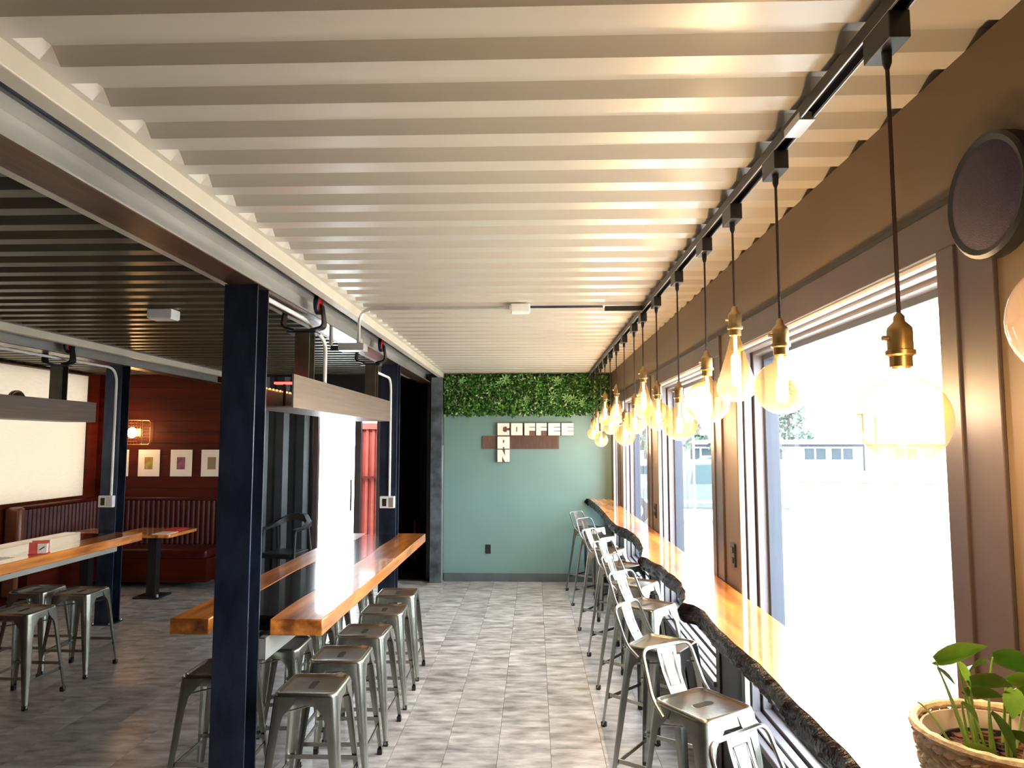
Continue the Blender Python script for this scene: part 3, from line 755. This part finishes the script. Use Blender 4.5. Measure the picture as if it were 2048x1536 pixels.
for i, y in enumerate((3.86 * K, 6.30 * K)):
    t = thing('wall_outlet', ('black outlet on the taupe pier right of the second window', 'black outlet on the taupe pier right of the third window')[i], 'outlet', (WX - .003, y, 1.225), 0, 'black outlets on the window piers')
    MB().box(-.007, .003, -.035, .035, -.058, .058).build('plate', BLACK, t, smooth=False, bevel=.003)
    for dz in (-.025, .025): MB().box(-.012, -.007, -.017, .017, dz - .014, dz + .014).build('receptacle', BLACK, t, smooth=False)
# round black speakers
for x, y, z, R, s, lb in ((WX, 1.605 * K, 2.315, .135, -1, 'round black speaker disc high on the right wall beside the near window'), (-5.818, 8.2 * K, 2.235, .135, 1, 'round black disc against the cream blind above the left tray')):
    t = thing('wall_speaker', lb, 'speaker', (x, y, z), 0, 'round black wall speakers')
    MB().lathe([(0, 0), (R, 0), (R, s * .030), (R - .008, s * .036), (R - .02, s * .032)], 40, (0, 0, 0), 'x').build('rim', BLACK, t)
    MB().lathe([(R - .02, s * .032), (R * .6, s * .040), (R * .2, s * .043), (0.0005, s * .043)], 40, (0, 0, 0), 'x').build('grille', mat('purple_black_mesh', (.02, .009, .035), .6, bump=.4, bscale=300), t)

# ---------------------------------------------------------------- sign on the sage wall
t = thing('cafe_sign', 'cream block letters reading COFFEE CAN on a dark wooden plank', 'sign', (0, BACKY, 0))
MB().box(-.683, .320, -.022, 0, 1.703, 1.872).build('plank', SIGNW, t, smooth=False)
rb = MB()
for q in range(54): rb.box(-.30 + q * .0112, -.30 + q * .0112 + .005, -.0255, -.022, 1.708, 1.867)
rb.build('ribbing', SIGNW, t, smooth=False, kind='stuff')
def glyph(ch):
    if ch == 'C': return [(0, 0, 1, .28), (0, .72, 1, 1), (0, .28, .45, .72), (.78, .60, 1, .72), (.78, .28, 1, .40), (.45, .28, .52, .34), (.45, .66, .52, .72)]
    if ch == 'O': return [(0, 0, 1, .28), (0, .70, 1, 1), (0, .28, .45, .70), (.54, .28, 1, .70)]
    if ch == 'F': return [(0, 0, .45, 1), (.45, .70, 1, 1), (.45, .38, 1, .64)]
    if ch == 'E': return [(0, 0, .48, 1), (.48, .70, 1, 1), (.48, .38, 1, .64), (.48, 0, 1, .32)]
    if ch == 'A': return [(0, 0, .44, 1), (.56, 0, 1, 1), (.44, .72, .56, 1), (.44, .14, .56, .48)]
    if ch == 'N': return None
def letter(ch, x, z, s):
    bk = MB().box(x - .006, x + s + .002, -.052, -.0 if z > 1.875 or z < 1.69 else -.022, z - .006, z + .161).build('letter_block', SIGNW, t, smooth=False)
    g = glyph(ch); mb = MB()
    if g:
        for a, b_, c_, d_ in g: mb.box(x + a * s, x + c_ * s, -.066, -.052, z + b_ * .157, z + d_ * .157)
    else:
        for poly in ([(0, 0), (.38, 0), (.38, 1), (0, 1)], [(.62, 0), (1, 0), (1, 1), (.62, 1)], [(.38, .45), (.62, .02), (.62, .50), (.38, 1)]):
            mb.prism([(x + a * s, z + b_ * s) for a, b_ in poly], -.066, -.052, 'xz')
    o = mb.build('letter', LETTER, t, smooth=False)
    return o
for k, ch in enumerate('COFFEE'):
    letter(ch, -.482 + (0, .176, .352, .504, .662, .834)[k], 1.880, (.155, .150, .138, .138, .155, .155)[k])
letter('A', -.482, 1.706, .158); letter('N', -.482, 1.535, .158)

# ---------------------------------------------------------------- greenery band
t = thing('plant_wall', 'band of artificial greenery along the top of the sage green wall', 'greenery', (0, BACKY, 0))
GX0, GX1, GZ0, GZ1 = -1.185, .99, 2.16, 2.68
MB().box(GX0, GX1, -.03, 0, GZ0 + .01, GZ1).build('backing', mat('dark_green_backing', (.008, .018, .006), .9), t, smooth=False)
rnd = random.Random(11)
def leaves(n, cols, s0, s1, nm, m):
    mb = MB()
    for k in range(n):
        x = rnd.uniform(GX0 + .01, GX1 - .01); z = rnd.uniform(GZ0 - .01, GZ1 - .015); y = rnd.uniform(-.115, -.03)
        s = rnd.uniform(s0, s1); a = rnd.uniform(0, 6.28)
        d = Vector((math.cos(a), rnd.uniform(-.9, .1), math.sin(a) - .2)).normalized()
        u = d.cross(Vector((rnd.uniform(-.4, .4), -1, rnd.uniform(-.2, .9)))).normalized()
        nn = d.cross(u) * s * .15; p = Vector((x, y, z))
        q = [p, p + d * s * .5 + u * s * .28 + nn, p + d * s, p + d * s * .5 - u * s * .28 + nn]
        for v in q:
            v.y = min(v.y, -.005); v.z = min(v.z, 2.688); v.x = max(GX0, min(GX1 + .004, v.x))
        mb.add(q, [(0, 1, 2), (0, 2, 3)])
    mb.build(nm, m, t, smooth=False, kind='stuff')
leaves(3000, None, .04, .07, 'leaves', mat('leaf_dark', (.018, .075, .010), .45, 0, .5, 15))
leaves(2300, None, .03, .06, 'leaves', mat('leaf_mid', (.07, .26, .025), .4, 0, .5, 15))
leaves(620, None, .03, .06, 'leaves', mat('leaf_pale', (.38, .55, .22), .45, 0, .3, 15))
def sprig(x, z, s):
    mb = MB()
    for k in range(9):
        a = 2 * math.pi * k / 9; d = Vector((math.cos(a), -.35, math.sin(a)))
        p = Vector((x, -.11, z)); u = Vector((-math.sin(a), 0, math.cos(a))) * s * .12
        mb.add([p, p + d * s * .5 + u, p + d * s, p + d * s * .5 - u], [(0, 1, 2, 3)])
    mb.build('fern_sprig', mat('fern_green', (.20, .42, .12), .45, 0, .3, 15), t, smooth=False)
for x, z, s in ((-.38, 2.60, .085), (-.45, 2.56, .07), (.30, 2.58, .07), (.42, 2.36, .075), (.50, 2.34, .08), (.24, 2.40, .07), (-.95, 2.58, .05), (-.1, 2.35, .06), (.62, 2.30, .06)): sprig(x, z, s)
v = MB()
for x0, z0, dx in ((-.93, 2.45, -.06), (-.90, 2.35, -.05), (-.80, 2.17, -.07), (-.95, 2.17, -.06)):
    v.tube([(x0, -.12, z0), (x0 + dx * .5, -.125, z0 - .10), (x0 + dx, -.06, z0 - .19)], .0022, 5)
v.build('hanging_tendrils', mat('tendril', (.25, .38, .12), .6), t)

# ---------------------------------------------------------------- left lounge corner
BX = -5.83; BY0 = 8.15 * K
def chan(n, length):
    pts = []
    for i in range(n):
        a = i * length / n
        pts += [(a + (length / n) * q / 5, .05 * 0 + .022 * math.sin(math.pi * q / 5)) for q in range(5)]
    pts.append((length, 0)); return pts
t = thing('banquette', 'dark oxblood leather corner banquette with channelled backs below the pictures', 'banquette', (0, 0, 0))
MB().box(BX + .01, -4.02, BACKY - .60, BACKY - .02, 0.08, .36).build('base', BROWN, t, smooth=False)
MB().box(BX + .01, BX + .30, BY0, BACKY - .60, 0.08, .36).build('base', BROWN, t, smooth=False)
MB().box(BX + .12, -4.02, BACKY - .62, BACKY - .14, .36, .48).build('seat_cushion', LEATHER, t, bevel=.03)
MB().box(BX + .12, BX + .40, BY0, BACKY - .62, .36, .48).build('seat_cushion', LEATHER, t, bevel=.03)
ch = chan(27, 1.80)
MB().prism([(BX + .01 + a, BACKY - .12 - b_) for a, b_ in ch] + [(-4.02, BACKY - .02), (BX + .01, BACKY - .02)], .48, 1.03).build('back_cushion', LEATHER, t)
ch = chan(20, BACKY - .14 - BY0 - .07)
MB().prism([(BX + .12 + b_, BY0 + .07 + a) for a, b_ in ch] + [(BX + .01, BACKY - .14), (BX + .01, BY0 + .07)], .48, 1.03).build('back_cushion', LEATHER, t)
MB().box(BX + .01, -4.02, BACKY - .14, BACKY - .02, 1.03, 1.075).build('top_roll', LEATHER, t, bevel=.015)
MB().box(BX + .01, BX + .14, BY0, BACKY - .14, 1.03, 1.075).build('top_roll', LEATHER, t, bevel=.015)
MB().box(BX + .01, BX + .20, BY0 - .03, BY0 + .07, .10, 1.075).build('end_bolster', mat('highlight_leather', (.22, .08, .04), .3, bump=.1), t, bevel=.035)  # highlight on the curved end is put into this lighter leather colour
def pedestal_table(x0, x1, y0, y1, label):
    t = thing('lounge_table', label, 'table', ((x0 + x1) / 2, (y0 + y1) / 2, 0), 0, 'small tables at the banquette')
    hx, hy = (x1 - x0) / 2, (y1 - y0) / 2
    MB().prism(rrect(hx, hy, .04, 3), .715, .75).build('tabletop', WOOD, t, bevel=.004)
    MB().box(-.05, .05, -.05, .05, .02, .715).build('pedestal', BLACK, t, smooth=False)
    MB().box(-.15, .15, -.15, .15, 0, .02).build('base', STEELD, t, smooth=False, bevel=.004)
    MB().lathe([(0, 0), (.015, 0), (.015, .03), (0, .03)], 8, (.12, -.12, .02)).build('foot_screw', ZINC, t)
    return t
pedestal_table(-5.38, -5.02, 7.80, 8.42, 'small orange wooden table behind the left communal table')
pedestal_table(-4.80, -4.10, 7.85, 8.52, 'orange wooden lounge table beside the back column')
o = MB().box(-4.32, -4.14, 7.88, 8.12, .751, .756).build('menu_card', LETTER, smooth=False); tag(o, 'white menu card lying on the lounge table corner', 'menu')
o = MB().box(-4.36, -4.20, 8.20, 8.44, .751, .765).build('menu_card', REDP, smooth=False); tag(o, 'red folded menu lying on the lounge table behind the white one', 'menu')
# napkin holder and papers
t = thing('napkin_holder', 'red and white napkin holder standing on the left communal table', 'napkin holder', (-3.94, 5.93 * K, .905), math.radians(20))
MB().box(-.065, .065, -.045, .045, 0, .006).build('base', REDP, t, smooth=False)
MB().box(-.06, -.002, -.040, -.034, .006, .095).build('side', mat('coral_card', (.75, .13, .10), .5), t, smooth=False)
MB().box(-.06, .06, .034, .040, .006, .10).build('side', mat('coral_card', (.75, .13, .10)), t, smooth=False)
MB().box(-.0, .062, -.043, -.036, .012, .082).build('label_card', LETTER, t, smooth=False)
MB().obox((.031, -.0435, .047), (.018, 0, .012), (0, .0005, 0), (-.002, 0, .003)).build('pen_mark', BLACK, t, smooth=False)
MB().box(-.055, .055, -.034, .034, .006, .078).build('napkins', LETTER, t, smooth=False)
o = MB().box(-4.22, -4.00, 5.42 * K, 5.74 * K, .9055, .9065).build('paper_sheet', LETTER, smooth=False); tag(o, 'white paper sheet lying on the left communal table', 'paper')
# pictures
arts = [((.35, .06, .05), (.1, .03, .12)), ((.55, .08, .04), (.30, .36, .06)), ((.14, .04, .09), (.35, .10, .14)), ((.65, .22, .10), (.15, .22, .12))]
for i, cx in enumerate((-5.53, -5.11, -4.675, -4.262)):
    t = thing('framed_picture', ('white matted picture half hidden behind the left column', 'white matted picture of a red and green abstract, under the wall lamp', 'white matted picture of a dark purple abstract', 'white matted picture of an orange abstract beside the front column')[i], 'picture', (cx, BACKY - .018, 1.515), 0, 'white matted pictures above the banquette')
    MB().box(-.143, .143, -.014, .0, -.176, .176).build('mat_board', LETTER, t, smooth=False, bevel=.002)
    MB().box(-.055, .055, -.016, -.014, -.082, .078).build('print', mat('print_%d' % i, arts[i][0], .5, 0, .3, 14, col2=arts[i][1]), t, smooth=False)
# cage wall lamp
t = thing('wall_lamp', 'wire cage wall lamp glowing on the brown boards above the pictures', 'wall lamp', (-5.29, BACKY - .018, 1.92))
wr_ = mat('brass_wire', (.55, .38, .15), .35, .8)
MB().box(-.06, .06, -.02, .0, -.05, .05).build('wall_plate', BRASS, t, smooth=False)
MB().tube([(0, -.01, 0), (0, -.11, 0)], .009, 8).build('arm', BRASS, t)
hx, hz = .19, .16
for q, yy in enumerate((-.03, -.21)):
    MB().tube([(x, yy, z) for x, z in rrect(hx, hz, .035, 4)] + [(hx, yy, hz - .035)], .005, 6).build('cage_hoop', wr_, t)
for k in range(9):
    x = -.16 + .04 * k
    MB().tube([(x, -.03, hz), (x, -.21, hz), (x, -.21, -hz), (x, -.03, -hz)], .0026, 5).build('cage_wire', wr_, t)
for k in range(7):
    z = -.12 + .04 * k
    MB().tube([(-hx, -.03, z), (-hx, -.21, z), (hx, -.21, z), (hx, -.03, z)], .0026, 5).build('cage_wire', wr_, t)
MB().lathe([(.0005, -.075), (.04, -.06), (.06, -.02), (.058, .015), (.035, .05), (.014, .065), (.0005, .066)], 16, (0, -.12, 0)).build('bulb', mat('wall_bulb_glow', (1, .8, .5), .5, emis=(1, .62, .25), estr=30), t)
l = D.lights.new('wall_lamp_light', 'POINT'); l.energy = 14; l.color = (1, .50, .18); l.shadow_soft_size = .05
lo = D.objects.new('wall_lamp_light', l); C.objects.link(lo); lo.location = (0, -.18, 0); lo.parent = t
# hall details
t = thing('framed_picture', 'small framed picture hanging in the dark hall beside the corner post', 'picture', (-1.66, HY - .016, 1.70))
MB().box(-.075, .075, 0, .015, -.12, .12).build('frame', WHITEM, t, smooth=False); MB().box(-.05, .05, -.002, 0, -.10, .10).build('print', mat('hall_print', (.25, .06, .03), .5, 0, .5, 10), t, smooth=False)
t = thing('side_table', 'small dark side table standing in the dark hall', 'table', (-1.68, HY - 1.0, 0))
MB().box(-.17, .17, -.2, .2, .60, .63).build('tabletop', BROWN, t, smooth=False, bevel=.003)
for sx in (-1, 1):
    for sy in (-1, 1): MB().box(sx * .14 - .015, sx * .14 + .015, sy * .17 - .015, sy * .17 + .015, 0, .60).build('leg', mat('reddish_leg', (.35, .07, .03), .5), t, smooth=False)
o = MB().lathe([(.001, 0), (.03, 0), (.038, .09), (.034, .09), (.028, .006), (.001, .006)], 16, (-1.62, HY - 1.1, .63)).build('cup', mat('orange_cup', (.7, .18, .05), .5)); tag(o, 'orange cup on the side table in the hall', 'cup')
# black arm chair by the back wall
t = thing('armchair', 'black armchair with bent arms against the dark corrugated wall', 'chair', (-3.05, 8.62, 0), math.radians(-12))
MB().prism(rrect(.21, .21, .05, 4), .43, .46).build('seat', BLACK, t, bevel=.006)
for sx, sy in ((1, -1), (-1, -1), (1, 1), (-1, 1)):
    top = .72 if sy < 0 else .74
    MB().tube([(sx * .25, sy * .24, 0), (sx * .225, sy * .19, .44), (sx * .215, sy * .15, top)], [.012, .018, .016], 8).build('leg', BLACK, t)
arm = [(.225, -.20, .735), (.245, 0, .745), (.22, .16, .78), (.12, .25, .84), (0, .27, .86), (-.12, .25, .84), (-.22, .16, .78), (-.245, 0, .745), (-.225, -.20, .735)]
lo_ = []
for i, p in enumerate(arm):
    a = Vector(arm[max(0, i - 1)]); b_ = Vector(arm[min(8, i + 1)]); tt = (b_ - a).normalized(); u = Vector((-tt.y, tt.x, 0)).normalized() * .03; k_ = Vector((0, 0, .014 + .03 * max(0, p[1]) / .27)); P_ = Vector(p)
    lo_.append([P_ + u + k_, P_ - u + k_, P_ - u - k_, P_ + u - k_])
MB().loft(lo_).build('arm_rail', BLACK, t, angle=60)
MB().box(-.21, .21, -.205, -.185, .40, .43).build('apron', BLACK, t, smooth=False)

# ---------------------------------------------------------------- potted pothos in woven basket
PX, PY, PZ = .835, 1.32, CT
t = thing('woven_basket', 'woven straw basket on the near end of the window counter', 'basket', (PX, PY, PZ))
STRAW = mat('straw', srgb(236, 204, 168), .6, 0, .3, 60, bump=.3, bscale=120)
def br(z): return .108 + .034 * min(1, z / .20)
bk = MB(); rows = 12
for rI in range(rows):
    z = .010 + rI * .0165; R = br(z); n = 38
    for k in range(n):
        a = 2 * math.pi * (k + (rI % 2) * .5) / n; ta = Vector((-math.sin(a), math.cos(a), 0)); ra = Vector((math.cos(a), math.sin(a), 0)); up = Vector((0, 0, 1))
        sgn = 1 if rI % 2 else -1
        d = (ta + up * .45 * sgn).normalized(); e = d.cross(ra).normalized(); c0 = ra * R + up * z
        lp = []
        for q, s in ((-1, .15), (-.55, .9), (0, 1), (.55, .9), (1, .15)):
            lp.append([c0 + d * q * .0145 + (ra * math.cos(w_) * .0065 + e * math.sin(w_) * .0085) * s for w_ in (0, 1.57, 3.14, 4.71)])
        bk.loft(lp)
bk.build('braided_side', STRAW, t, kind='stuff')
rm = MB(); pts = [(br(.2) * math.cos(a), br(.2) * math.sin(a), .207) for a in [2 * math.pi * q / 60 for q in range(61)]]
rm.tube(pts, [.0085 + .0015 * math.sin(q * 2.2) for q in range(61)], 8); rm.build('rim_roll', STRAW, t)
MB().lathe([(.0005, .004), (.100, .004), (.104, .02), (.132, .20), (.128, .20), (.10, .03), (.0005, .02)], 32).build('liner', mat('pale_liner', srgb(225, 205, 190), .6), t)
t2 = thing('potted_pothos', 'green leafy pothos plant growing in the woven basket', 'plant', (PX, PY, PZ))
MB().lathe([(.0005, .022), (.082, .022), (.105, .175), (.101, .175), (.098, .165), (.0005, .160)], 28).build('nursery_pot', mat('black_pot', (.01, .01, .012), .5), t2)
sl = MB(); rnd = random.Random(4)
for k in range(260):
    a = rnd.uniform(0, 6.28); r_ = .093 * math.sqrt(rnd.random()); s = rnd.uniform(.003, .009)
    sl.obox((r_ * math.cos(a), r_ * math.sin(a), .163 + rnd.uniform(0, .008)), (s * 1.6, rnd.uniform(-s, s), 0), (rnd.uniform(-s, s) * .4, s * .8, 0), (0, 0, s * .5))
sl.build('bark_chips', mat('potting_bark', (.10, .035, .02), .9, 0, .6, 60), t2, smooth=False, kind='stuff')
LG = mat('pothos_leaf', (.28, .54, .07), .35, 0, .35, 18); LG2 = mat('pothos_leaf_dark', (.14, .32, .04), .35, 0, .4, 18)
ST = mat('pothos_stem', (.35, .50, .12), .45)
def leaf(base, direction, L, W, roll, m, par, droop=.25):
    d = Vector(direction).normalized(); up = Vector((0, 0, 1))
    sd = d.cross(up).normalized(); nn = sd.cross(d).normalized()
    sd, nn = sd * math.cos(roll) + nn * math.sin(roll), nn * math.cos(roll) - sd * math.sin(roll)
    prof = [(0, .0), (-.06, .28), (.05, .62), (.22, .88), (.42, .95), (.62, .74), (.8, .44), (.93, .17), (1, .0)]
    mb = MB(); vs = []; fs = []
    for a, w_ in prof:
        a_ = max(a, 0); c0 = Vector(base) + d * a * L - up * droop * L * a_ * a_
        vs += [c0 - sd * W * w_ * .5 + nn * W * .16 * w_, c0 if a >= 0 else Vector(base), c0 + sd * W * w_ * .5 + nn * W * .16 * w_]
    for i in range(len(prof) - 1):
        fs += [(i * 3, i * 3 + 1, i * 3 + 4, i * 3 + 3), (i * 3 + 1, i * 3 + 2, i * 3 + 5, i * 3 + 4)]
    mb.add(vs, fs)
    return mb.build('leaf', m, par, angle=60)
LV = [  # soil point, leaf base, leaf tip, width, roll, material, droop (metres from the pot's centre)
    ((-.045, -.01), (-.126, -.02, .335), (-.040, -.03, .343), .062, .95, LG, -.25),
    ((-.045, -.02), (-.134, -.04, .330), (-.104, -.04, .303), .016, .3, LG2, .1),
    ((-.03, .0), (-.092, -.03, .336), (-.086, -.05, .300), .030, .3, LG, .1),
    ((-.03, -.01), (-.086, -.05, .312), (-.020, -.06, .292), .055, .8, LG2, -.2),
    ((.0, .01), (-.020, -.01, .340), (.050, -.03, .318), .065, .8, LG2, .1),
    ((.01, -.02), (-.010, -.03, .306), (.060, -.05, .306), .045, .9, LG, .2),
    ((.01, -.03), (-.012, -.05, .298), (-.024, -.06, .256), .035, .4, LG, .1),
    ((-.05, -.02), (-.108, -.05, .200), (-.040, -.07, .212), .035, .7, LG, .4),
    ((-.02, -.04), (-.060, -.06, .262), (-.034, -.08, .205), .055, .5, LG2, .2),
    ((-.04, .0), (-.096, -.04, .272), (-.074, -.05, .247), .028, .5, LG, .2),
    ((-.02, -.02), (-.090, -.04, .290), (-.030, -.05, .272), .045, .8, LG2, -.2),
    ((-.06, .01), (-.150, .0, .258), (-.218, -.02, .303), .008, .2, LG2, -.1),
    ((.0, -.05), (-.040, -.07, .232), (.012, -.09, .214), .050, .6, LG2, .3),
    ((.02, .0), (.020, -.02, .285), (.080, -.03, .270), .060, .8, LG, .3),
    ((.02, -.04), (.030, -.06, .240), (.075, -.08, .215), .050, .7, LG2, .3),
    ((-.01, .03), (-.040, .03, .300), (.010, .05, .330), .055, .7, LG2, .3),
    ((.05, .02), (.090, .02, .320), (.150, .0, .300), .070, .8, LG, .3),
    ((.04, .04), (.070, .07, .260), (.110, .11, .250), .060, .8, LG2, .3),
]
for sb_, lb_, tip_, W_, ro, m, dr in LV:
    vv = Vector(tip_) - Vector(lb_); d = vv; L_ = vv.length
    a = Vector((sb_[0] - .02, sb_[1], .16)); c_ = Vector(lb_); mid = (a + c_) / 2 + Vector((-.01, 0, .035)) + (a - c_).cross(Vector((0, 0, 1))) * .08
    pth = [a * (1 - s_) ** 2 + mid * 2 * s_ * (1 - s_) + c_ * s_ * s_ for s_ in [q / 8 for q in range(9)]]
    stp = MB().tube(pth, [.0026 - .0012 * q / 8 for q in range(9)], 6).build('stem', ST, t2)
    leaf(lb_, d, L_, W_, ro, m, stp, dr)
